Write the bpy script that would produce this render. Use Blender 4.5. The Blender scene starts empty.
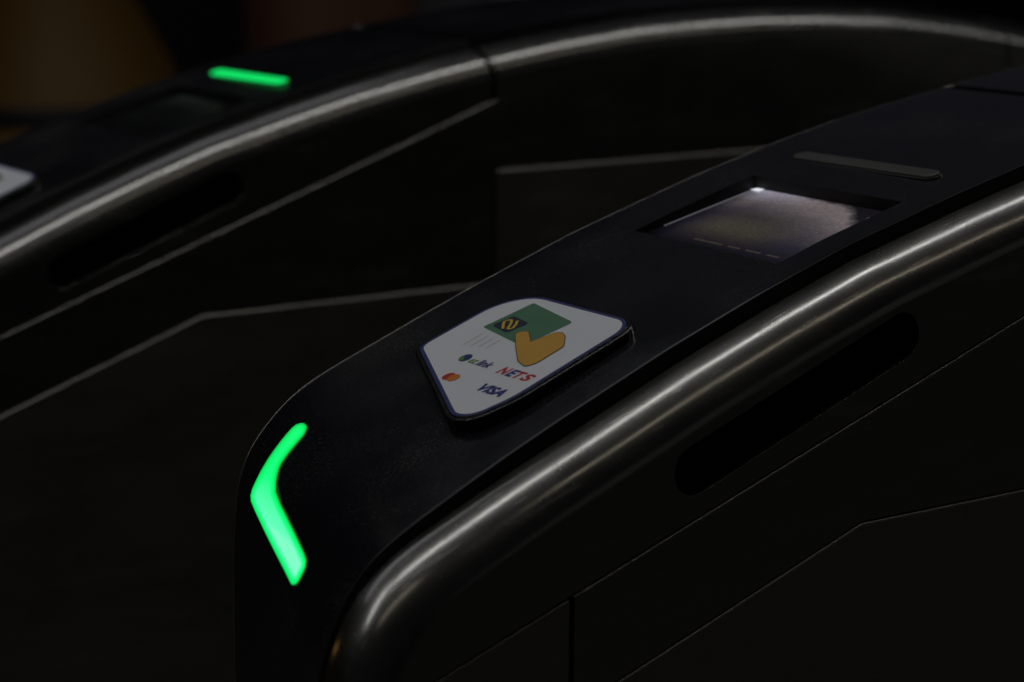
import bpy, bmesh, math, random
import numpy as np
from mathutils import Vector, Matrix
from mathutils.geometry import delaunay_2d_cdt
random.seed(4)
sc = bpy.context.scene
col = sc.collection

# ------------------------------------------------------------------ camera
CAM_Z = 1.15
F_PX, YAW, PITCH, ROLL = 2377.4827, math.radians(54.27347), math.radians(11.05712), math.radians(0.36405)
cd = bpy.data.cameras.new("camera")
cam = bpy.data.objects.new("camera", cd); col.objects.link(cam)
fw = Vector((math.cos(YAW)*math.cos(PITCH), math.sin(YAW)*math.cos(PITCH), -math.sin(PITCH)))
rt = Vector((math.sin(YAW), -math.cos(YAW), 0)); up = rt.cross(fw)
r2 = rt*math.cos(ROLL)+up*math.sin(ROLL); u2 = -rt*math.sin(ROLL)+up*math.cos(ROLL)
m = Matrix((r2, u2, -fw)).transposed().to_4x4(); m.translation = Vector((0, 0, CAM_Z))
cam.matrix_world = m
cd.sensor_width = 36.0; cd.lens = F_PX/1024*36.0
cd.clip_start = 0.05; cd.clip_end = 200
cd.dof.use_dof = True; cd.dof.focus_distance = 1.56; cd.dof.aperture_fstop = 5.0; cd.dof.aperture_blades = 9
sc.camera = cam

# ------------------------------------------------------------------ light
w = bpy.data.worlds.new("World"); sc.world = w; w.use_nodes = True
bg = w.node_tree.nodes["Background"]; bg.inputs[0].default_value = (0.9, 0.95, 1.05, 1); bg.inputs[1].default_value = 0.006
sc.view_settings.view_transform = 'Standard'; sc.view_settings.look = 'None'
sc.view_settings.exposure = 0; sc.view_settings.gamma = 1; sc.view_settings.use_curve_mapping = False
def area(name, loc, sx, sy, radiance, color, aim=(0, 0, -1)):
    l = bpy.data.lights.new(name, 'AREA'); l.shape = 'RECTANGLE'; l.size = sx; l.size_y = sy
    l.energy = radiance*math.pi*sx*sy; l.color = color
    o = bpy.data.objects.new(name, l); col.objects.link(o); o.location = loc
    o.rotation_euler = Vector(aim).to_track_quat('-Z', 'Y').to_euler()
    return o
def strip(name, x0, x1, y, width, radiance, color, z=3.0):
    l = bpy.data.lights.new(name, 'AREA'); l.shape = 'RECTANGLE'; l.size = x1-x0; l.size_y = width
    l.energy = radiance*math.pi*(x1-x0)*width; l.color = color
    o = bpy.data.objects.new(name, l); col.objects.link(o); o.location = ((x0+x1)/2, y, z)
    return o
strip("ceiling_strip_lamp", -2.7, -0.35, 1.85, 0.10, 8.5, (0.98, 0.98, 0.96))
strip("ceiling_strip_lamp", -0.25, 4.4, 1.68, 0.10, 8.5, (0.98, 0.98, 0.96))
strip("ceiling_strip_lamp", 4.5, 8.0, 1.68, 0.10, 3.5, (0.98, 0.98, 0.96))
strip("ceiling_strip_lamp", -2.2, 0.15, 0.42, 0.06, 3.2, (1.0, 0.9, 0.72))
strip("ceiling_strip_lamp", 1.05, 4.6, 0.20, 0.06, 3.2, (1.0, 0.9, 0.72))
strip("ceiling_strip_lamp", -1.3, 2.2, 3.25, 0.55, 0.50, (0.95, 0.97, 1.03))
strip("ceiling_strip_lamp", 1.1, 2.5, 5.6, 0.35, 0.50, (1.0, 0.97, 0.92))
area("far_hall_lamp", (5.6, 7.0, 3.9), 5.5, 3.6, 0.014, (0.90, 0.87, 1.12), (-.45, -.85, -.3))
area("side_fill_lamp", (6.5, -4.5, 1.3), 6.0, 2.2, 0.026, (1.0, 0.97, 0.92), (-.55, .83, -.05))  # added unseen fill, brightens the steel sides towards the right
area("warm_spot_lamp", (-3.3, 5.9, 1.75), 0.25, 0.5, 1.1, (1.0, 0.55, 0.15), (.6, -.77, -.1))

# ------------------------------------------------------------------ materials
MATS = {}
def mat(name, base, rough=0.5, metal=0.0, **kw):
    mt = bpy.data.materials.new(name); mt.use_nodes = True
    b = mt.node_tree.nodes["Principled BSDF"]
    b.inputs["Base Color"].default_value = (*base, 1); b.inputs["Roughness"].default_value = rough
    b.inputs["Metallic"].default_value = metal
    for k, v in kw.items(): b.inputs[k].default_value = v
    MATS[name] = mt
    return mt
def nd(mt, t, **kw):
    n = mt.node_tree.nodes.new(t)
    for k, v in kw.items(): setattr(n, k, v)
    return n
def lk(mt, a, b): mt.node_tree.links.new(a, b)
def coords(mt, scale):
    tc = nd(mt, 'ShaderNodeTexCoord'); mp = nd(mt, 'ShaderNodeMapping'); mp.inputs['Scale'].default_value = scale
    lk(mt, tc.outputs['Object'], mp.inputs['Vector']); return mp.outputs['Vector']
def noise(mt, vec, scale, detail=3, rough=0.55):
    n = nd(mt, 'ShaderNodeTexNoise'); n.inputs['Scale'].default_value = scale; n.inputs['Detail'].default_value = detail
    n.inputs['Roughness'].default_value = rough; lk(mt, vec, n.inputs['Vector']); return n.outputs['Fac']
def mapr(mt, v, a, b, c, d):
    n = nd(mt, 'ShaderNodeMapRange'); lk(mt, v, n.inputs['Value'])
    for k, x in zip(('From Min', 'From Max', 'To Min', 'To Max'), (a, b, c, d)): n.inputs[k].default_value = x
    return n.outputs['Result']
def mth(mt, op, a, b=None, c=None):
    n = nd(mt, 'ShaderNodeMath', operation=op)
    for i, v in enumerate((a, b, c)):
        if v is None: continue
        if isinstance(v, (int, float)): n.inputs[i].default_value = v
        else: lk(mt, v, n.inputs[i])
    return n.outputs[0]
def bump(mt, h, strength, dist=0.001, prev=None):
    n = nd(mt, 'ShaderNodeBump'); n.inputs['Strength'].default_value = strength; n.inputs['Distance'].default_value = dist
    lk(mt, h, n.inputs['Height'])
    if prev is not None: lk(mt, prev, n.inputs['Normal'])
    lk(mt, n.outputs[0], mt.node_tree.nodes["Principled BSDF"].inputs['Normal'])
    return n.outputs[0]

def steel(name, base, r0, r1, rb, fb):
    s = mat(name, base, 0.25, 1.0)
    b = s.node_tree.nodes["Principled BSDF"]
    smear = noise(s, coords(s, (3, 9, 9)), 3.0, 5)
    grain = noise(s, coords(s, (40, 900, 900)), 1.0, 2)
    spk = noise(s, coords(s, (1, 1, 1)), 420.0, 1)
    rr = mapr(s, smear, .3, .7, r0, r1)
    rr = mth(s, 'ADD', rr, mapr(s, grain, .3, .7, -.006, .008))
    rr = mth(s, 'ADD', rr, mapr(s, spk, .74, .80, 0.0, .25))
    lk(s, rr, b.inputs['Roughness'])
    n1 = bump(s, grain, .006, .0003)
    scr = noise(s, coords(s, (9, 260, 60)), 1.0, 4)
    rr = mth(s, 'ADD', rr, mapr(s, scr, .58, .72, 0.0, .16)); lk(s, rr, b.inputs['Roughness'])
    wav = noise(s, coords(s, (2.5, 6, 6)), 2.0, 2)
    nn = bump(s, wav, .08, .004, n1)
    b2 = nd(s, 'ShaderNodeBsdfPrincipled'); b2.inputs['Metallic'].default_value = 1.0
    b2.inputs['Base Color'].default_value = (*base, 1); lk(s, nn, b2.inputs['Normal'])
    lk(s, mapr(s, smear, .3, .7, rb-.04, rb+.05), b2.inputs['Roughness'])
    mx = nd(s, 'ShaderNodeMixShader'); out = s.node_tree.nodes["Material Output"]
    lk(s, mapr(s, noise(s, coords(s, (2, 5, 5)), 6, 5), .3, .7, fb-.1, fb+.12), mx.inputs[0])
    lk(s, b.outputs[0], mx.inputs[1]); lk(s, b2.outputs[0], mx.inputs[2]); lk(s, mx.outputs[0], out.inputs['Surface'])
    return s
steel("brushed_steel", (0.265, 0.26, 0.25), .15, .24, .42, .26)
steel("panel_steel", (0.30, 0.29, 0.27), .24, .34, .52, .5)
def gloss(name, base, r0, r1, sc_=6, dust=.34):
    g = mat(name, base, .3)
    b = g.node_tree.nodes["Principled BSDF"]
    a = noise(g, coords(g, (1, 1, 1)), sc_, 6, .6)
    sp = noise(g, coords(g, (1, 1, 1)), 520, 2)
    v = mth(g, 'ADD', mapr(g, a, .35, .7, r0, r1), mapr(g, sp, .64, .74, 0, .12))
    lk(g, v, b.inputs['Roughness'])
    dn = noise(g, coords(g, (1, 1, 1)), 700, 3); pt = noise(g, coords(g, (1, 1.6, 1)), 9, 5)
    du = mth(g, 'MULTIPLY', mapr(g, dn, .52, .75, 0, 1), mapr(g, pt, .45, .72, .12, 1))
    mc = nd(g, 'ShaderNodeMix', data_type='RGBA'); lk(g, mth(g, 'MULTIPLY', du, dust), mc.inputs['Factor'])
    mc.inputs[6].default_value = (*base, 1); mc.inputs[7].default_value = (.30, .29, .28, 1); lk(g, mc.outputs[2], b.inputs['Base Color'])
    bump(g, noise(g, coords(g, (1, 1, 1)), 900, 2), .015, .0003)
    return g
gloss("black_panel", (0.008, 0.0085, 0.012), .11, .27)
gloss("black_housing", (0.006, 0.006, 0.008), .15, .25, 20)
mat("rubber", (0.004, 0.004, 0.004), .7)
mat("slot_window", (0.002, 0.002, 0.002), .6, **{"Specular IOR Level": .1})
mat("plinth_black", (0.01, 0.01, 0.01), .6)
mat("bar_off", (0.06, 0.06, 0.057), .4)
for n_, c_ in dict(print_white=(.84, .86, .93), print_blue=(.02, .035, .18), print_green=(.085, .23, .13), print_navy=(.008, .02, .05),
                   print_yellow=(.75, .50, .03), print_amber=(.70, .38, .055), print_line=(.06, .05, .03), print_red=(.55, .02, .03),
                   print_orange=(.75, .22, .02), print_teal=(.02, .10, .17), print_lime=(.12, .33, .05), print_ink=(.02, .035, .22),
                   print_grey=(.58, .58, .60)).items():
    q = mat(n_, c_, .42)
    lk(q, mapr(q, noise(q, coords(q, (1, 1, 1)), 60, 4), .3, .7, .34, .5), q.node_tree.nodes["Principled BSDF"].inputs['Roughness'])

def emit_mat(name, color, strength):
    e = bpy.data.materials.new(name); e.use_nodes = True; nt = e.node_tree
    b = nt.nodes["Principled BSDF"]; b.inputs["Base Color"].default_value = (*(.06*c_+.006 for c_ in color), 1)
    b.inputs["Emission Color"].default_value = (*color, 1); b.inputs["Emission Strength"].default_value = strength
    MATS[name] = e; return e
emit_mat("arrow_halo", (0.0, 1.0, .12), .035)  # dim green emission imitating the glow that spills around the arrow
emit_mat("bar_green", (0.0, 1.0, .17), .85)
ch = emit_mat("arrow_green", (0.0, 1.0, .2), 1.0)
at = nd(ch, 'ShaderNodeAttribute', attribute_name="core")
rp = nd(ch, 'ShaderNodeValToRGB'); lk(ch, at.outputs['Fac'], rp.inputs['Fac'])
cr = rp.color_ramp; cr.elements[0].position = 0.0; cr.elements[0].color = (0.0, .45, .07, 1)
cr.elements[1].position = 1.0; cr.elements[1].color = (.62, 1.0, .88, 1)
e1 = cr.elements.new(.16); e1.color = (0.0, .93, .13, 1)
e2 = cr.elements.new(.45); e2.color = (.01, 1.0, .24, 1)
e3 = cr.elements.new(.75); e3.color = (.12, 1.0, .5, 1)
lk(ch, rp.outputs['Color'], ch.node_tree.nodes["Principled BSDF"].inputs["Emission Color"])

# lit display: dim glow with a coloured picture seen at a grazing angle
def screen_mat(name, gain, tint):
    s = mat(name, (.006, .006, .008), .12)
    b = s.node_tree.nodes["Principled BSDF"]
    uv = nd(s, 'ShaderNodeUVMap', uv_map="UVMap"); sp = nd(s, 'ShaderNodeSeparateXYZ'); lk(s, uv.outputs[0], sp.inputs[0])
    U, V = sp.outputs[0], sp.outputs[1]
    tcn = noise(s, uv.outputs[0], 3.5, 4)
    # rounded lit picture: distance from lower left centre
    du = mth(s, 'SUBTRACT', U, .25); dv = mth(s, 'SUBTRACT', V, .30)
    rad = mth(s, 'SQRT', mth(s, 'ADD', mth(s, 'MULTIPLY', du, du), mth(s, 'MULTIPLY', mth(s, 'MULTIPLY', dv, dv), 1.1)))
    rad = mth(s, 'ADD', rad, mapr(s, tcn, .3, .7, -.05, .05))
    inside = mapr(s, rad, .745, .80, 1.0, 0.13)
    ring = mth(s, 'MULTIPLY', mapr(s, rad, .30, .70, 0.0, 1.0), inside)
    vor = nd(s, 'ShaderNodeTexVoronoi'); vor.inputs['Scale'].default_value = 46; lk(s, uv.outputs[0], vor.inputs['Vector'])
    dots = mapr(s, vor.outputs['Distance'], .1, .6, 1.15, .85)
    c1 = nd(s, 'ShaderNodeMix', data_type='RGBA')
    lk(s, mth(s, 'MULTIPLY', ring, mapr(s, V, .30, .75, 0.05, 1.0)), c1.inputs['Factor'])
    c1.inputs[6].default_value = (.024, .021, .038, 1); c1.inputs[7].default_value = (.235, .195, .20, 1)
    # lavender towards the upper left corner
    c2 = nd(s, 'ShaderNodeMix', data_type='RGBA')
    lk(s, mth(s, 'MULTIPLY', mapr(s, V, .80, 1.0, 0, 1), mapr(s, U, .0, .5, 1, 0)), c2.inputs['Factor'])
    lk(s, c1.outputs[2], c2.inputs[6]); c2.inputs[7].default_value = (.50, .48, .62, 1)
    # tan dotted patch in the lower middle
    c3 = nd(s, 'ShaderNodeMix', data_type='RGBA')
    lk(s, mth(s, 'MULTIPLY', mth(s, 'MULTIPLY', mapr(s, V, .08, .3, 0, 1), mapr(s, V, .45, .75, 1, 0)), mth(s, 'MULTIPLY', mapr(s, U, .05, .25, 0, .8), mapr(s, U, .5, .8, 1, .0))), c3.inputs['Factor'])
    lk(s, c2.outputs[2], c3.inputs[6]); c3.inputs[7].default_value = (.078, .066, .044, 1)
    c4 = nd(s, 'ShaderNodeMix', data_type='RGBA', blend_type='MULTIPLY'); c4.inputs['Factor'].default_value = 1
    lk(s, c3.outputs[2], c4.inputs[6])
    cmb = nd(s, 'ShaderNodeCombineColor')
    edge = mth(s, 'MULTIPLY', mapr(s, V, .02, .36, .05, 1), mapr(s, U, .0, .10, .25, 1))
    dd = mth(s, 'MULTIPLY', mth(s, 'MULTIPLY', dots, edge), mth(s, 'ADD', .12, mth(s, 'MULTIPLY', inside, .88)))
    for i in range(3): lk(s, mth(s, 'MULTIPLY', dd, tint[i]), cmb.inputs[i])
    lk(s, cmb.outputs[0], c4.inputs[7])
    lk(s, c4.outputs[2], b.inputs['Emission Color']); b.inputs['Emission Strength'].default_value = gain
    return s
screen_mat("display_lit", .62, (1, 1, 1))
screen_mat("display_dim", .03, (.7, 1.1, .8))
emit_mat("edge_glow", (.75, .78, .9), .16)  # emission for bright lines painted along the display edges
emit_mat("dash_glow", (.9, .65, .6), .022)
emit_mat("glint_white", (.9, .92, 1.0), .9)  # emission for the white reflection painted in the display corner

# ------------------------------------------------------------------ helpers
def tag(o, label=None, cat=None, group=None, kind=None):
    for k, v in (("label", label), ("category", cat), ("group", group), ("kind", kind)):
        if v: o[k] = v
    return o
def link(name, me, parent=None, mats=()):
    o = bpy.data.objects.new(name, me); col.objects.link(o)
    for mm in mats: me.materials.append(MATS[mm])
    if parent: o.parent = parent
    return o
def mesh(name, V, F, mats, parent=None, smooth=True, mi=None):
    me = bpy.data.meshes.new(name); me.from_pydata([tuple(map(float, v)) for v in V], [], F)
    o = link(name, me, parent, mats)
    for i, p in enumerate(me.polygons):
        p.use_smooth = smooth[i] if isinstance(smooth, list) else smooth
        if mi: p.material_index = mi[i]
    me.update(); return o
def fillet(P, rs, n=10):
    out = []; N = len(P)
    for i in range(N):
        p = np.array(P[i], float); a = np.array(P[i-1], float)-p; b = np.array(P[(i+1) % N], float)-p
        la, lb = np.linalg.norm(a), np.linalg.norm(b); a /= la; b /= lb
        ang = math.acos(max(-1, min(1, a@b))); r = rs[i]
        d = min(r/math.tan(ang/2), la*.48, lb*.48); r = d*math.tan(ang/2)
        if r < 1e-9: out.append(tuple(p)); continue
        c = p+(a+b)/np.linalg.norm(a+b)*(r/math.sin(ang/2))
        s, e = p+a*d-c, p+b*d-c
        a0 = math.atan2(s[1], s[0]); a1 = math.atan2(e[1], e[0]); da = (a1-a0+math.pi) % (2*math.pi)-math.pi
        for k in range(n+1):
            t = a0+da*k/n; out.append((c[0]+r*math.cos(t), c[1]+r*math.sin(t)))
    return out
def area2(P):
    return sum(P[i-1][0]*P[i][1]-P[i][0]*P[i-1][1] for i in range(len(P)))/2
def offset(P, d):      # positive grows a counter-clockwise outline
    P = [tuple(p) for p in P]
    if area2(P) < 0: P = P[::-1]
    N = len(P); out = []
    for i in range(N):
        a = np.array(P[i])-np.array(P[i-1]); b = np.array(P[(i+1) % N])-np.array(P[i])
        a /= max(np.linalg.norm(a), 1e-12); b /= max(np.linalg.norm(b), 1e-12)
        na, nb = np.array((a[1], -a[0])), np.array((b[1], -b[0]))
        n = na+nb; n /= max(np.linalg.norm(n), 1e-9)
        out.append(tuple(np.array(P[i])+n*d/max(.35, n@na)))
    return out
def cdt(loops, extra=()):
    V = []; E = []
    for lp in loops:
        s = len(V); V += [Vector(p) for p in lp]; E += [(s+i, s+(i+1) % len(lp)) for i in range(len(lp))]
    V += [Vector(p) for p in extra]
    r = delaunay_2d_cdt(V, E, [], 2 if len(loops) == 1 else 4, 1e-7)
    return [tuple(v) for v in r[0]], [tuple(f) for f in r[2]]
def pin(p, poly):
    x, y = p; c = False
    for i in range(len(poly)):
        (x1, y1), (x2, y2) = poly[i-1], poly[i]
        if (y1 > y) != (y2 > y) and x < (x2-x1)*(y-y1)/(y2-y1)+x1: c = not c
    return c
def fill(outer, holes=(), extra=()):
    V, F = cdt([outer, *holes], extra)
    keep = []
    for f in F:
        cx = sum(V[i][0] for i in f)/len(f); cy = sum(V[i][1] for i in f)/len(f)
        if pin((cx, cy), outer) and not any(pin((cx, cy), h) for h in holes): keep.append(f)
    return V, keep

# slab: an outline in a local plane, with a rounded upper edge and walls down
class Frame:
    def __init__(s, o, u, v, n): s.o, s.u, s.v, s.n = map(np.array, (o, u, v, n))
    def __call__(s, a, b, h=0): return s.o+s.u*a+s.v*b+s.n*h
def slab(fr, outline, h0, h1, ch, seg=3):
    P = [tuple(p) for p in outline]
    if area2(P) < 0: P = P[::-1]
    N = len(P); V = []; F = []; sm = []
    rings = [(0, h0), (0, h1-ch)]+[(-ch*(1-math.cos(math.pi/2*k/seg)), h1-ch+ch*math.sin(math.pi/2*k/seg)) for k in range(1, seg+1)]
    for d, h in rings:
        for p in (offset(P, d) if d else P): V.append(fr(p[0], p[1], h))
    for r in range(len(rings)-1):
        for i in range(N):
            j = (i+1) % N; F.append((r*N+i, r*N+j, (r+1)*N+j, (r+1)*N+i)); sm.append(True)
    top = offset(P, -ch); v2, f2 = fill(top); s = len(V)
    V += [fr(a, b, h1) for a, b in v2]; F += [tuple(s+i for i in f) for f in f2]; sm += [False]*len(f2)
    return V, F, sm

# ------------------------------------------------------------------ gate profiles (metres, z measured from eye height)
XC, YC = 1.785, 1.22
MP=[(.671,-1.15),(.671,-.9),(.671,-.7),(.671,-.6),(.672,-.52),(.6735,-.48),(.6772,-.4582),(.6838,-.4375),(.6935,-.4195),(.7045,-.4055),(.7197,-.3935),(.7323,-.3865),(.7442,-.3803),(.7655,-.3710),(.7864,-.3616),(.8135,-.3500),(.8464,-.3368),(.8918,-.3182),(.94,-.2985),(1.0146,-.2710),(1.0866,-.2467),(1.1865,-.2200),(1.2504,-.2045),(1.341,-.1860),(1.39,-.1775),(1.436,-.1705),(1.5,-.1615),(1.6,-.1505),(1.705,-.1450),(1.785,-.1435)]
LP=[(.746,-1.15),(.746,-.9),(.746,-.7),(.746,-.6),(.746,-.5),(.7465,-.44),(.7499,-.402),(.7567,-.3820),(.766,-.3685),(.7801,-.3545),(.7911,-.3455),(.8052,-.3368),(.8282,-.3268),(.8637,-.3130),(.9,-.2988),(.95,-.2800),(1.0248,-.2535),(1.0676,-.2405),(1.1441,-.2180),(1.2252,-.1975),(1.2798,-.1855),(1.341,-.1745),(1.4063,-.1640),(1.5,-.1505),(1.6,-.1390),(1.705,-.1335),(1.785,-.1320)]
def dense(P, n=1200, wd=.035):
    P = np.array(P); sg = np.r_[0, np.cumsum(np.hypot(*np.diff(P, axis=0).T))]
    ss = np.linspace(0, sg[-1], n); X = np.interp(ss, sg, P[:, 0]); Z = np.interp(ss, sg, P[:, 1])
    k = max(3, int(wd/(ss[1]-ss[0]))); k += (k+1) % 2; h = k//2
    def sm(a):
        ker = np.hanning(k+2)[1:-1]; ker /= ker.sum()
        return np.convolve(np.r_[2*a[0]-a[h:0:-1], a, 2*a[-1]-a[-2:-h-2:-1]], ker, 'valid')
    return sm(X), sm(Z)
XM = 1.1
def sparam(X, Z):
    ss = np.r_[0, np.cumsum(np.hypot(np.diff(X), np.diff(Z)))]
    s0 = ss[np.argmax(X >= XM)]; s1 = ss[np.argmax(Z > -.55)]
    s = np.where(ss <= s1, (ss-s1)/s1, np.where(ss <= s0, (ss-s1)/(s0-s1), 1+(X-XM)))
    return s, X, Z
RX, RZ = dense(MP)                     # steel edge profile; the black module stands a little proud of it
tx, tz = np.gradient(RX), np.gradient(RZ); ln = np.hypot(tx, tz); tx /= ln; tz /= ln
rise = np.interp(RX, [.675, .714, .85], [.002, .006, .0100])
PR = sparam(RX-tz*rise, RZ+tx*rise); PL = sparam(*dense(LP))
YR, YL = 1.1285, 1.3551
def surf(s, t, h=0):
    """point of the gate's black top, s along the gate, t across; h raises it along the normal"""
    X = (1-t)*np.interp(s, PR[0], PR[1])+t*np.interp(s, PL[0], PL[1])
    Z = (1-t)*np.interp(s, PR[0], PR[2])+t*np.interp(s, PL[0], PL[2])
    p = np.array([X, YR+(YL-YR)*t, Z])
    if h:
        e = 2e-3
        a = surf(s+e, t)-surf(s-e, t); b = surf(s, t+e)-surf(s, t-e)
        n = np.cross(b, a); n /= np.linalg.norm(n)
        if n[2]-n[0] < 0: n = -n
        p = p+n*h
    return p
def W(p): return (p[0]-XC, p[1]-YC, p[2]+CAM_Z)      # to the gate's own origin at its base
def mir(p): return (2*XC-p[0], p[1], p[2])

# ------------------------------------------------------------------ the gate
YS = 1.0882; YI = 1.1262; RA, RB = .0355, .028
SL = .3437
def S1(x): return -.4219+SL*(x-.829)
def S2(x): return -.4158+min(0, SL*(x-1.0655))
XSEAM = 1.4020

# dense right profile as function of arc with normals
def trim_rows(i):
    """cross-section of the rounded steel edge at profile sample i, from the groove to the side plane"""
    x, z, nx, nz = RX[i], RZ[i], -tz[i], tx[i]
    rows = []
    for y, o in ((YI+.0018, -.010), (YI+.0018, -.0018), (YI+.0013, -.0006), (YI, 0.0), (1.1250, 0.0)): rows.append((y, o))
    for k in range(1, 25):
        a = math.pi/2*k/24; rows.append((1.1240-RA*math.sin(a)-.0003*(k/24), -RB*(1-math.cos(a))))
    return [(x+nx*o, y, z+nz*o) for y, o in rows]
def boundary(i): return (RX[i]+tz[i]*RB, RZ[i]-tx[i]*RB)
YP = YS
def lip(pts, closed, y0, d_out, d_in, V, F, sm, seg=3):
    """rounded return along an edge chain in the side plane; pts ordered so that outside is on the right"""
    N = len(pts); P = [np.array(p) for p in pts]; nr = []
    for i in range(N):
        a = P[i]-P[i-1] if (i or closed) else P[1]-P[0]
        b = (P[(i+1) % N]-P[i]) if (i < N-1 or closed) else P[i]-P[i-1]
        a = a/np.linalg.norm(a); b = b/np.linalg.norm(b)
        na, nb = np.array((a[1], -a[0])), np.array((b[1], -b[0])); n = na+nb; n /= np.linalg.norm(n); nr.append(n/max(.4, n@na))
    s = len(V); rows = [(0, 0)]+[(d_out*math.sin(math.pi/2*k/seg), d_out*(1-math.cos(math.pi/2*k/seg))) for k in range(1, seg+1)]+[(d_out, d_in)]
    for o, dy in rows:
        for i in range(N): q = P[i]+nr[i]*o; V.append((q[0], y0+dy, q[1]))
    for r in range(len(rows)-1):
        for i in range(N if closed else N-1):
            j = (i+1) % N; F.append((s+r*N+i, s+r*N+j, s+(r+1)*N+j, s+(r+1)*N+i)); sm.append(True)
def W_all(V, mirror): return [W(mir(v) if mirror else v) for v in V]
def plate(name, outline, holes, edges, y0, d, parent, mirror, mats=("panel_steel",), base=None):
    V, F, sm = base if base else ([], [], [])
    s = len(V); v2, f2 = fill(outline, holes)
    V += [(a, y0, b) for a, b in v2]; F += [tuple(s+i for i in f) for f in f2]; sm += [False]*len(f2)
    for e in edges: lip(e[0], e[1], y0, e[2] if len(e) > 2 else d, .012, V, F, sm)
    o = mesh(name, W_all(V, mirror), F, mats, parent, sm)
    bm = bmesh.new(); bm.from_mesh(o.data); bmesh.ops.remove_doubles(bm, verts=bm.verts, dist=2e-5)
    bmesh.ops.recalc_face_normals(bm, faces=bm.faces); bm.to_mesh(o.data); bm.free()
    return o
def slot_outline(grow=0, n=14):
    a, b = np.array((.923, -.3588)), np.array((1.097, -.2935)); r = .0163+grow
    t = math.atan2(*(b-a)[::-1]); P = []
    for c, t0 in ((b, t-math.pi/2), (a, t+math.pi/2)):
        for k in range(n+1): q = t0+math.pi*k/n; P.append((c[0]+r*math.cos(q), c[1]+r*math.sin(q)))
    return P

def grid_surface(name, s_list, t_list, h, mats, parent, mirror, skip=None, depth=.022, rnd=.0007):
    V = []; F = []; idx = {}
    def vid(i, j):
        if (i, j) not in idx: idx[i, j] = len(V); V.append(surf(s_list[i], t_list[j], h))
        return idx[i, j]
    for i in range(len(s_list)-1):
        for j in range(len(t_list)-1):
            if skip and skip(.5*(s_list[i]+s_list[i+1]), .5*(t_list[j]+t_list[j+1])): continue
            F.append((vid(i, j), vid(i+1, j), vid(i+1, j+1), vid(i, j+1)))
    # small rounded border turned down along both long edges and both ends
    nI, nJ = len(s_list), len(t_list)
    ring = [(i, 0) for i in range(nI)]+[(nI-1, j) for j in range(1, nJ)]+[(i, nJ-1) for i in range(nI-2, -1, -1)]+[(0, j) for j in range(nJ-2, 0, -1)]
    out = {}
    for k, (i, j) in enumerate(ring):
        ds = -1 if i == 0 else (1 if i == nI-1 else 0); dt = -1 if j == 0 else (1 if j == nJ-1 else 0)
        e = 1e-3
        a = surf(min(s_list[i]+e, 1.8), t_list[j])-surf(s_list[i]-e, t_list[j]); a /= np.linalg.norm(a)
        b = np.array((0, 1.0, 0)); n = np.cross(a, b); n = -n if (n[2]-n[0]) < 0 else n
        out[k] = (np.array(V[idx[i, j]]), a*ds+b*dt, n)
    nf = len(F)
    s0 = len(V); prof = [(rnd*math.sin(q), -rnd*(1-math.cos(q))) for q in (math.pi/6, math.pi/3, math.pi/2)]+[(rnd, -depth)]
    N = len(ring)
    for o, d in prof:
        for k in range(N): p, dr, n = out[k]; V.append(p+dr*o+n*d)
    prev = [idx[r] for r in ring]
    for r in range(len(prof)):
        cur = [s0+r*N+k for k in range(N)]
        for k in range(N): F.append((prev[k], prev[(k+1) % N], cur[(k+1) % N], cur[k]))
        prev = cur
    o = mesh(name, [W(mir(v)) if mirror else W(v) for v in V], F, list(mats)+["rubber"], parent, True, [0]*nf+[1]*(len(F)-nf))
    bm = bmesh.new(); bm.from_mesh(o.data); bmesh.ops.recalc_face_normals(bm, faces=bm.faces); bm.to_mesh(o.data); bm.free()
    return o

def text_mesh(txt, shear, bold, u0, u1, v0, v1):
    cu = bpy.data.curves.new("lettering", 'FONT'); cu.body = txt; cu.shear = shear; cu.offset = bold; cu.resolution_u = 4
    ob = bpy.data.objects.new("lettering", cu); col.objects.link(ob)
    me = bpy.data.meshes.new_from_object(ob.evaluated_get(bpy.context.evaluated_depsgraph_get()))
    V = np.array([v.co[:2] for v in me.vertices]); F = [tuple(p.vertices) for p in me.polygons]
    bpy.data.objects.remove(ob); bpy.data.curves.remove(cu); bpy.data.meshes.remove(me)
    mn, mx = V.min(0), V.max(0)
    V = (V-mn)/(mx-mn)*np.array((u1-u0, v1-v0))+np.array((u0, v0))
    return [tuple(v) for v in V], F

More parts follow.
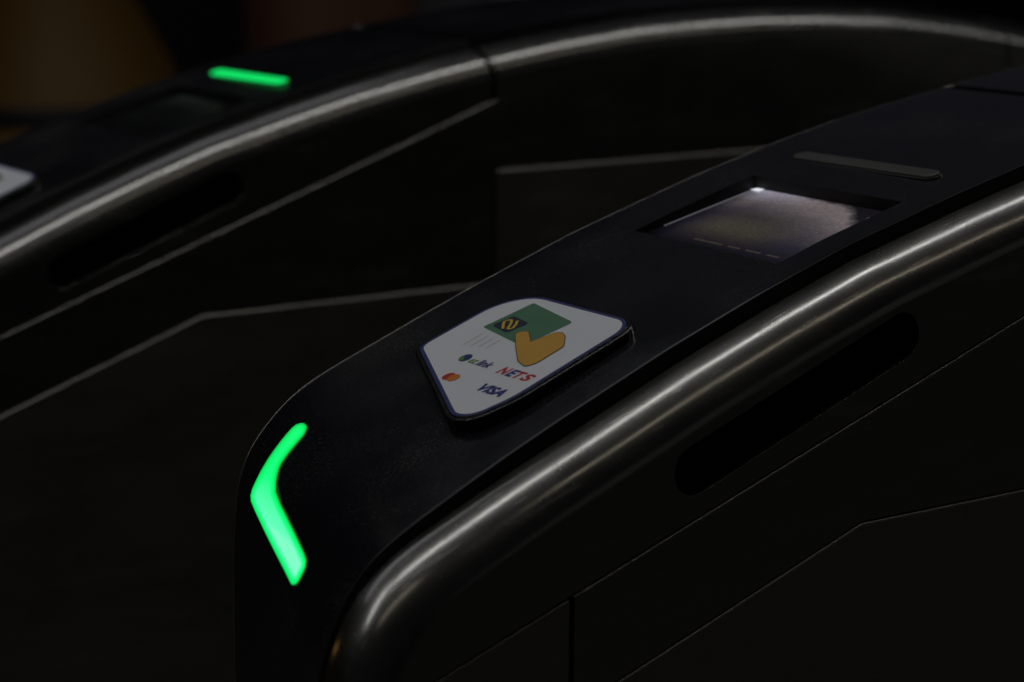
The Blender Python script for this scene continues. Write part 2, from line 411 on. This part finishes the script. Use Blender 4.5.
def build_gate():
    root = bpy.data.objects.new("fare_gate", None); col.objects.link(root)
    for mirror in (False, True):
        # steel edge (front run) with the strip of side sheet and its sensor slot
        iS = int(np.argmax(RX > XSEAM-.0040)); idx = list(range(0, iS+1, 3))
        if idx[-1] != iS: idx.append(iS)
        V, F, sm = [], [], []
        rows = [trim_rows(i) for i in idx]; m_ = len(rows[0])
        for r in rows: V += [(p_[0], p_[1]+.0012, p_[2]) for p_ in r]
        for a in range(len(rows)-1):
            for b in range(m_-1):
                F.append((a*m_+b, (a+1)*m_+b, (a+1)*m_+b+1, a*m_+b+1)); sm.append(True)
        bd = [(V[a*m_+m_-1][0], V[a*m_+m_-1][2]) for a in range(len(rows))]
        yb = V[m_-1][1]
        xs = bd[-1][0]
        low = [(xs, S1(xs)), (.726, S1(.726)), (.726, -1.08)]
        lo = [p for p in bd if p[1] > -1.08]
        outline = lo+low
        edge = ([lo[-1]]+low)[::-1]
        o = plate("edge_trim", outline, [slot_outline()], [(edge, False), (slot_outline()[::-1], True, .00025)], yb, .0008, root, mirror, ("brushed_steel",), (V, F, sm))
        # sensor window behind the slot
        fr = Frame((0, yb+.004, 0), (1, 0, 0), (0, 0, 1), (0, -1, 0))
        v2, f2 = fill(slot_outline(.002))
        mesh("sensor_window", W_all([fr(a, b) for a, b in v2], mirror), f2, ("slot_window",), root, False)
        # nose side plate below the first seam
        q = [(.729, -1.08), (.8266, -1.08), (.8266, S1(.8266)-.003), (.729, S1(.729)-.003)]
        plate("nose_plate", q, [], [(q[:3], False, .0003), (q[2:], False, .0009), ([q[3], q[0]], False, .0003)], yb-.0006, .0012, root, mirror)
        # end post: rear skin of the black front is the grid below
    # centre plate joined to the crown of the steel edge
    i0 = int(np.argmax(RX > XSEAM+.0030)); idx = list(range(i0, len(RX)-1, 3))
    half = [trim_rows(i) for i in idx]
    rows = half+[[mir(p) for p in r] for r in half[::-1]]
    V, F, sm = [], [], []; m_ = len(rows[0])
    for r in rows: V += r
    for a in range(len(rows)-1):
        for b in range(m_-1): F.append((a*m_+b, (a+1)*m_+b, (a+1)*m_+b+1, a*m_+b+1)); sm.append(True)
    bd = [(V[a*m_+m_-1][0], V[a*m_+m_-1][2]) for a in range(len(rows))]
    yb = V[m_-1][1]
    x0 = bd[0][0]; g = .003; D0, DZ = 1.4099, -.2988
    left = [(D0-g, DZ+g), (D0-g, S2(2)+g), (1.0655, S2(2)+g), (.8306, S2(.8306)+g), (.8306, S1(.8306)-.0030), (x0, S1(x0)-.0030)]
    right = [(2*XC-a, b) for a, b in left][::-1]
    outline = bd+right+left
    ch_l = left[-2:]; ch_r = right[:2]
    plate("centre_panel", outline, [], [(([bd[-1]]+right[:1])[::-1], False, .0003), (ch_r[::-1], False), ((right[1:]+left[:-1])[::-1], False, .0003), (ch_l[::-1], False), ((left[-1:]+bd[:1])[::-1], False, .0003)], yb, .0014, root, False, ("brushed_steel",), (V, F, sm))
    q = [(D0, S2(2)+g), (2*XC-D0, S2(2)+g), (2*XC-D0, DZ), (D0, DZ)]
    plate("service_door", q, [], [(q[2:], False), (q[:3], False, .0004), ([q[3], q[0]], False, .0004)], yb-.0012, .0017, root, False)
    q = [(.8306, -1.08), (2*XC-.8306, -1.08), (2*XC-.8306, S2(.8306)), (2*XC-1.0655, S2(2)), (1.0655, S2(2)), (.8306, S2(.8306))]
    plate("lower_panel", q, [], [(q[2:], False), (q[:3], False, .0004), ([q[5], q[0]], False, .0004)], yb-.0012, .0017, root, False)
    # dark carcass behind the plates, so seams look into shadow
    prof = [(RX[i]+.012*1+tz[i]*.0, RZ[i]) for i in range(0, len(RX), 12)]
    ins = [(RX[i]+tz[i]*.034, RZ[i]-tx[i]*.034) for i in range(0, len(RX), 12)]
    ol = ins+[(2*XC-a, b) for a, b in ins[::-1]][1:]
    n = len(ol); V = [(a, YS+.009, b) for a, b in ol]+[(a+(.10 if a < 1.0 else (-.10 if a > 2.6 else 0)), YL-.004, b-.004) for a, b in ol]
    F = [(i, i+1, n+i+1, n+i) for i in range(n-1)]+[tuple(range(n-1, -1, -1)), tuple(range(n, 2*n))]
    mesh("inner_frame", [W(v) for v in V], F, ("rubber",), root, False)
    # plinth
    fr = Frame((0, 0, -CAM_Z), (1, 0, 0), (0, 1, 0), (0, 0, 1))
    V, F, sm = slab(fr, [(.75, YS+.012), (2.82, YS+.012), (2.74, YL-.008), (.83, YL-.008)], 0, .085, .003)
    mesh("plinth", [W(v) for v in V], F, ("plinth_black",), root, sm)
    # far side sheet with its thin rim beside the black top
    LX, LZ = PL[1], PL[2]; ids = list(range(0, len(LX), 4))
    lx, lz = np.gradient(LX), np.gradient(LZ); l_ = np.hypot(lx, lz); lx /= l_; lz /= l_
    sec = [(YL+.0009, -.006), (YL+.0009, -.0010), (YL+.0013, -.0004), (YL+.0021, -.0004), (YL+.0030, -.0012), (YL+.0033, -.003)]
    rows = [[(LX[i]-lz[i]*o, y, LZ[i]+lx[i]*o) for y, o in sec] for i in ids]
    rows += [[mir(p) for p in r] for r in rows[::-1]][1:]
    V, F, sm = [], [], []; m_ = len(sec)
    for r in rows: V += r
    for a in range(len(rows)-1):
        for b in range(m_-1): F.append((a*m_+b, (a+1)*m_+b, (a+1)*m_+b+1, a*m_+b+1)); sm.append(True)
    bd = [(r[-1][0], r[-1][2]) for r in rows]
    s = len(V); v2, f2 = fill(bd); V += [(a, YL+.0033, b) for a, b in v2]; F += [tuple(s+i for i in f) for f in f2]; sm += [False]*len(f2)
    mesh("far_side_panel", [W(v) for v in V], F, ("panel_steel",), root, sm)

    # black top: front, middle, rear pieces
    T0 = .006; tl = np.linspace(T0, 1.0, 25)
    X0, X1, TA, TB = 1.0475, 1.1590, .115, .797      # display opening
    tl = np.array([T0, T0+.008]+list(tl[1:-1])+[.992, 1.0])
    tl = np.array(sorted(list(tl[(abs(tl-TA) > .012) & (abs(tl-TB) > .012)])+[TA, TB]))
    sx = lambda x: 1+(x-XM) if x > XM else float(np.interp(x, .5*(PR[1]+np.interp(PR[0], PL[0], PL[1])), PR[0]))
    SA, SB = sx(X0), sx(X1)
    XE = 1.4060
    sl = list(np.linspace(-.99, 0, 8)[:-1])+list(np.linspace(0, SA, 75))+list(np.linspace(SA, SB, 10)[1:])+list(np.linspace(SB, sx(XE-.0070), 18)[1:])+[sx(XE-.0050)]
    front = None
    for mirror in (False, True):
        o = grid_surface("top_panel", sl, tl, 0, ("black_panel",), root, mirror, lambda s, t: SA < s < SB and TA < t < TB)
        if not mirror: front = o
    s2 = np.r_[sx(XE+.0070), np.linspace(sx(XE+.0090), sx(1.7845), 20)]
    V, F = [], []
    # middle piece spans the crown: build one half grid and mirror it into the same mesh
    tl2 = np.array([T0, T0+.008]+list(np.linspace(T0, 1.0, 9)[1:-1])+[.992, 1.0]); xs_ = list(s2)
    G = [[surf(s, t) for t in tl2] for s in xs_]; G += [[np.array(mir(p)) for p in r] for r in G[::-1]]
    nI, nJ = len(G), len(tl2)
    for r in G: V += r
    for i in range(nI-1):
        for j in range(nJ-1): F.append((i*nJ+j, (i+1)*nJ+j, (i+1)*nJ+j+1, i*nJ+j+1))
    ring = [i*nJ for i in range(nI)]+[(nI-1)*nJ+j for j in range(1, nJ)]+[i*nJ+nJ-1 for i in range(nI-2, -1, -1)]+list(range(nJ-2, 0, -1))
    s = len(V)
    for k in ring: V.append(V[k]-np.array((0, 0, .022)))
    for k in range(len(ring)): F.append((ring[k], ring[(k+1) % len(ring)], s+(k+1) % len(ring), s+k))
    o = mesh("crown_panel", [W(v) for v in V], F, ("black_panel",), root, False)

    for mirror in (False, True):
        M = (lambda V: [W(mir(v)) for v in V]) if mirror else (lambda V: [W(v) for v in V])
        # ---- display sunk into the top panel
        c = [surf(SA, TB), surf(SB, TB), surf(SB, TA), surf(SA, TA)]      # far-low, far-high, near-high, near-low
        nrm = np.cross(c[1]-c[0], c[3]-c[0]); nrm = nrm/np.linalg.norm(nrm); nrm = nrm if nrm[2] > 0 else -nrm
        fl = [c[0]-nrm*.0045, c[1]-nrm*.0100, c[2]-nrm*.0100, c[3]-nrm*.0045]
        V = list(c)+fl; F = [(0, 1, 5, 4), (1, 2, 6, 5), (2, 3, 7, 6), (3, 0, 4, 7)]
        fr_o = mesh("screen_frame", M(V), F, ("rubber",), root, False)
        def q(u, v, h=0): return (fl[0]*(1-u)+fl[3]*u)*(1-v)+(fl[1]*(1-u)+fl[2]*u)*v+nrm*h
        V = [q(0, 0), q(1, 0), q(1, 1), q(0, 1)]
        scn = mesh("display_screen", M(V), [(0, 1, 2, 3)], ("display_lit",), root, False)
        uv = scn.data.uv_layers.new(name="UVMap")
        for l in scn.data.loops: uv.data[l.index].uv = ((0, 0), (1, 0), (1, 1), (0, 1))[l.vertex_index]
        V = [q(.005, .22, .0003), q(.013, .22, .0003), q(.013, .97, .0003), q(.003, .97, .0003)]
        mesh("edge_glow_strip", M(V), [(0, 1, 2, 3)], ("edge_glow",), scn, False)  # glowing strip stands in for backlight bleed along the far edge
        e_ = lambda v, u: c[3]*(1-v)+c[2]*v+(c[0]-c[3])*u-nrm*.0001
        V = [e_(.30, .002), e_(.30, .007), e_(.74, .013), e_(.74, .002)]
        mesh("edge_glow_strip", M(V), [(0, 1, 2, 3)], ("edge_glow",), scn, False)  # glowing strip painted where light catches the near rim of the opening
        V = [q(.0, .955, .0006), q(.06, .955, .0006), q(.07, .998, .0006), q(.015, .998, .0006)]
        mesh("corner_glint", M(V), [(0, 1, 2, 3)], ("glint_white",), scn, False)  # small white reflection, put in as a glowing patch
        for u0, u1 in ((.30, .50), (.54, .62), (.66, .76), (.80, .88)):
            V = [q(u0, .13, .0004), q(u1, .13, .0004), q(u1, .148, .0004), q(u0, .148, .0004)]
            mesh("indicator_dash", M(V), [(0, 1, 2, 3)], ("dash_glow",), scn, False)
        # ---- status bar
        p0 = surf(sx(1.2050), .5); a = surf(sx(1.2150), .5)-surf(sx(1.1950), .5); a /= np.linalg.norm(a); n_ = np.cross((0, -1.0, 0), a)
        n_ = n_ if n_[2] > 0 else -n_
        fr = Frame(p0, (0, -1, 0), a, n_)
        yb0 = p0[1]
        ol = fillet([(yb0-1.3130, -.0070), (yb0-1.1680, -.0070), (yb0-1.1680, .0070), (yb0-1.3130, .0076)], [.0069]*4, 8)
        V, F, sm = slab(fr, ol, -.003, .0022, .0012)
        mesh("status_light", M(V), F, ("bar_off",), root, sm)
        V, F, sm = slab(fr, offset(ol, .0016), -.003, .0006, .0005)
        mesh("status_light_bezel", M(V), F, ("black_housing",), root, sm)
        # ---- card reader pad
        fr = Frame((.92825-.93393*.0349, 1.2277, -.28438-.35745*.0349), (0, -1, 0), (.93393251, 0, .35744938), (-.35744938, 0, .93393251))
        mm = .000981
        wh = [(x*mm, y*mm) for x, y in fillet([(-77.3, -35), (-75, 48.5), (56.5, 46), (58, -58), (48, -94)], [10, 34, 17, 60, 16], 12)]
        V, F, sm = slab(fr, offset(wh, .0066), -.009, -.0009, .0014)
        cr_ = mesh("card_reader", M(V), F, ("black_housing",), root, sm)
        V, F, sm = slab(fr, offset(wh, .0034), -.002, -.00035, .0004)
        mesh("reader_rim", M(V), F, ("black_housing",), cr_, sm)
        mats = ["print_blue", "print_white", "print_green", "print_navy", "print_yellow", "print_amber", "print_line", "print_red", "print_orange", "print_teal", "print_lime", "print_ink", "print_grey"]
        V, F, mi = [], [], []
        def add(P, mname, h, filled=None):
            v2, f2 = filled if filled else fill(P)
            s = len(V); V.extend(fr(x*mm, y*mm, h) for x, y in v2); F.extend(tuple(s+i for i in f) for f in f2); mi.extend([mats.index(mname)]*len(f2))
        H = .00012
        add([(x/mm, y/mm) for x, y in offset(wh, .0026)], "print_blue", -.0002)
        add([(x/mm, y/mm) for x, y in wh], "print_white", -.0002+H)
        h = -.0002+2*H
        for k in range(4):   # faint motion strokes below the drawn card
            a0 = -46+k*7.5
            add([(a0, -5-k*.6), (a0+1.1, -5-k*.6), (a0+1.1, -22+k*1.0), (a0, -22+k*1.0)], "print_grey", h)
        add(fillet([(-54.5, 2.0), (2.6, -7.0), (11.0, 31.5), (-46.5, 41.5)], [1.5, 1.5, 3, 2]), "print_green", h)
        add(fillet([(-49.5, 6.0), (-27, 2.0), (-22.0, 18.5), (-44.5, 22)], [3, 3, 3, 3], 5), "print_navy", h+H)
        # wave emblem: three slanted yellow bars joined in turn at top and bottom
        def stroke(pts, wd, mname, hh):
            P = [np.array(p, float) for p in pts]; L_, R_ = [], []
            for i, p in enumerate(P):
                d = (P[min(i+1, len(P)-1)]-P[max(i-1, 0)]); d /= np.linalg.norm(d); nn = np.array((-d[1], d[0]))*wd/2
                L_.append(tuple(p+nn)); R_.append(tuple(p-nn))
            add(L_+R_[::-1], mname, hh)
        stroke([(-35.4, 5.4), (-40.5, 9.6), (-44.0, 13.2), (-43.6, 15.6), (-40.6, 16.8), (-38.0, 15.2), (-35.0, 11.5), (-32.2, 7.4), (-30.0, 6.9), (-28.4, 9.0), (-30.8, 13.6), (-34.6, 17.8)], 2.1, "print_yellow", h+2*H)
        hand = fillet([(-18.4, 3.5), (-16.6, 7.6), (-11.0, 9.3), (4.2, -.8), (10.6, 15.6), (16.0, 17.6), (23.0, 14.6), (34.8, 3.8), (35.2, -20), (31.0, -26.2), (18.6, -22.6), (0, -10)], [2.5, 3, 2, .6, 3, 3, 3, 4, 6, 4, 6, 4], 5)
        add([tuple(p) for p in offset(hand, .55)], "print_line", h+2*H)
        add(hand, "print_amber", h+3*H)
        circ = lambda cx, cy, r, ry=None, n=28: [(cx+r*math.cos(2*math.pi*k/n), cy+(ry or r)*math.sin(2*math.pi*k/n)) for k in range(n)]
        add(circ(-26.3, -34.2, 5.0), "print_teal", h)
        add(circ(-27.8, -35.0, 2.4, 3.2), "print_lime", h+H)
        add(circ(-25.4, -33.2, 3.0, 2.4), "print_ink", h+2*H)
        add(None, "print_lime", h, text_mesh("ez", .25, .025, -19.5, -10.8, -38.2, -33.0))
        add(None, "print_ink", h, text_mesh("link", .25, .03, -10.3, 5.0, -38.4, -30.6))
        for ch_, u0, u1, mn in (("N", 15.6, 25.6, "print_red"), ("E", 25.4, 33.9, "print_ink"), ("T", 32.9, 41.8, "print_red"), ("S", 41.3, 51.2, "print_red")):
            add(None, mn, h, text_mesh(ch_, .22, .045, u0, u1, -40.4, -31.4))
        add(None, "print_ink", h, text_mesh("VISA", .25, .05, 22.4, 48.8, -62.2, -52.8))
        add(circ(-15.0, -57.0, 4.7), "print_red", h)
        add(circ(-9.4, -57.0, 4.7), "print_orange", h+H)
        mesh("reader_label", M(V), F, mats, cr_, False, mi)
        # ---- bent green arrow light on the nose
        out = [(.3710, .868), (.3795, .842), (.3790, .805), (.3690, .783), (.3557, .780), (.3378, .780), (.3199, .778), (.3036, .752), (.2885, .710), (.2613, .455), (.2499, .345), (.2402, .325), (.2200, .345), (.2140, .385), (.2165, .42), (.2370, .66), (.2615, .868), (.2715, .892), (.2971, .876), (.3230, .868), (.3508, .868)]
        O = out
        for _ in range(1):   # one corner-cutting pass
            O = [tuple((.78*np.array(O[i])+.22*np.array(O[(i+k) % len(O)]))) for i in range(len(O)) for k in (-1, 1)]
        S_, T_ = .26, .2281
        P = offset([(s*S_*3.2, t*T_) for s, t in O], -.0004)     # roughly metric sheet
        a_, b_ = np.array(P), None
        mn, mx = a_.min(0), a_.max(0); ex = []
        def dist(p):
            best = 9
            for i in range(len(P)):
                A, B = np.array(P[i-1]), np.array(P[i]); d = B-A; t = max(0, min(1, (np.array(p)-A)@d/max(d@d, 1e-12)))
                best = min(best, np.linalg.norm(np.array(p)-A-d*t))
            return best
        for x in np.arange(mn[0], mx[0], .0017):
            for y in np.arange(mn[1], mx[1], .0017):
                if pin((x, y), P) and dist((x, y)) > .0006: ex.append((x, y))
        v2, f2 = fill(P, (), ex)
        V = [surf(x/(S_*3.2), y/T_, .0005) for x, y in v2]
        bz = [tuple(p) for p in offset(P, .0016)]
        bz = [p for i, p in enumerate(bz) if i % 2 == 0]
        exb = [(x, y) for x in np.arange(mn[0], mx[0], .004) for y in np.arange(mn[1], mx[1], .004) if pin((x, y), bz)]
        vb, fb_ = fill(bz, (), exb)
        mesh("arrow_halo_rim", M([surf(x/(S_*3.2), y/T_, .00018) for x, y in vb]), fb_, ("black_housing" if mirror else "arrow_halo",), root, True)  # border added to carry a painted green halo; plain black at the rear
        ar = mesh("arrow_light", M(V), f2, ("bar_off" if mirror else "arrow_green",), root, True)
        atb = ar.data.attributes.new("core", 'FLOAT', 'POINT')
        for i, (x, y) in enumerate(v2):
            t = y/T_; s = x/(S_*3.2)
            arm = .38 if s > .31 else (.38+.42*min(1, max(0, (.31-s)/.06)))
            atb.data[i].value = min(1, dist((x, y))/.0085)*arm
    return root

gate = build_gate()
gate.location = (XC, YC, 0)
tag(gate, "nearer fare gate with a lit green bent arrow on its nose and unlit top bar", "fare gate", "steel fare gates side by side")
def copy_tree(o, parent=None):
    c = o.copy(); col.objects.link(c)
    if parent: c.parent = parent
    for chd in [x for x in o.children]: copy_tree(chd, c)
    return c
gate2 = copy_tree(gate); gate2.location = (XC, YC+.9, 0)
gate2["label"] = "farther fare gate behind, with a straight green light bar lit on its black top"
for o in gate2.children_recursive:
    n = o.name.split('.')[0]
    swap = {"status_light": "bar_green", "display_screen": "display_dim", "edge_glow_strip": "rubber", "corner_glint": "rubber", "indicator_dash": "rubber"}.get(n)
    if swap and sum(v.co.x for v in o.data.vertices) > 0: swap = None      # only the lights at this end are on
    if swap: o.data = o.data.copy(); o.data.materials[0] = MATS[swap]

# ------------------------------------------------------------------ setting and blurred things behind
fm = mat("floor_stone", (.08, .078, .074), .45)
lk(fm, mapr(fm, noise(fm, coords(fm, (1, 1, 1)), 3, 6), .3, .7, .35, .6), fm.node_tree.nodes["Principled BSDF"].inputs['Roughness'])
fl = mesh("floor", [(-20, -20, 0), (30, -20, 0), (30, 30, 0), (-20, 30, 0)], [(0, 1, 2, 3)], ("floor_stone",), None, False); tag(fl, kind="structure")
mat("dark_wall", (.012, .012, .013), .7)
V = [(-20, 7.4, 0), (30, 7.4, 0), (30, 7.4, 5), (-20, 7.4, 5), (-20, 7.6, 0), (30, 7.6, 0), (30, 7.6, 5), (-20, 7.6, 5)]
wl = mesh("wall", V, [(0, 1, 2, 3), (4, 7, 6, 5), (3, 2, 6, 7), (0, 3, 7, 4), (1, 5, 6, 2)], ("dark_wall",), None, False); tag(wl, kind="structure")

# things standing behind the gates, far out of focus
def lathe(name, prof, mats, parent, n=40):
    V = [(r*math.cos(2*math.pi*k/n), r*math.sin(2*math.pi*k/n), z) for r, z in prof for k in range(n)]
    F = [(a*n+k, a*n+(k+1) % n, (a+1)*n+(k+1) % n, (a+1)*n+k) for a in range(len(prof)-1) for k in range(n)]
    F += [tuple(range(n-1, -1, -1)), tuple(range((len(prof)-1)*n, len(prof)*n))]
    return mesh(name, V, F, mats, parent, True)
mat("amber_plastic", (.20, .095, .006), .5); mat("brown_board", (.20, .085, .05), .6); mat("orange_board", (.5, .16, .02), .5)
mat("grey_paint", (.45, .45, .52), .5); mat("black_band", (.01, .01, .01), .5)
dr = bpy.data.objects.new("drum", None); col.objects.link(dr); dr.location = (2.66, 5.75, 0)
lathe("drum_body", [(.40, 0), (.41, .02), (.375, .40), (.38, .42), (.365, .44), (.31, .66), (.20, .86), (.14, 1.0), (.12, 1.16)], ("amber_plastic",), dr)
lathe("band", [(.344, .53), (.350, .532), (.338, .578), (.330, .58)], ("black_band",), dr)
lathe("lid", [(.125, 1.161), (.13, 1.165), (.13, 1.19), (.12, 1.20)], ("amber_plastic",), dr)
tag(dr, "out of focus tapered amber drum with dark band, far left behind the gates", "drum")
cb = bpy.data.objects.new("cabinet", None); col.objects.link(cb); cb.location = (3.72, 6.1, 0)
def box(name, x0, x1, y0, y1, z0, z1, m_, parent, r=.02):
    fr = Frame((0, 0, 0), (1, 0, 0), (0, 1, 0), (0, 0, 1))
    V, F, sm = slab(fr, fillet([(x0, y0), (x1, y0), (x1, y1), (x0, y1)], [r]*4, 5), z0, z1, min(r*.5, .03))
    return mesh(name, V, F, (m_,), parent, sm)
box("cabinet_body", -.27, .27, -.2, .2, .04, 1.0, "brown_board", cb, .19)
box("base", -.25, .25, -.18, .18, 0, .04, "black_band", cb)
tag(cb, "out of focus brown cabinet beyond the farther gate, top of the picture", "cabinet")
sg = bpy.data.objects.new("sign_stand", None); col.objects.link(sg); sg.location = (4.02, 6.3, 0)
box("sign_board", -.10, .10, -.012, .012, .62, 1.25, "orange_board", sg, .008)
box("post", -.02, .02, -.011, .011, .02, .62, "grey_paint", sg, .008); box("base", -.16, .16, -.12, .12, 0, .02, "black_band", sg)
tag(sg, "blurred orange board on a post beside the brown cabinet", "sign")
ct = bpy.data.objects.new("counter", None); col.objects.link(ct); ct.location = (5.0, 6.6, 0)
box("counter_body", -.5, .5, -.25, .25, 0, .80, "grey_paint", ct); box("counter_top", -.53, .53, -.28, .28, .80, .84, "grey_paint", ct)
tag(ct, "blurred pale grey counter behind the crown of the farther gate", "counter")
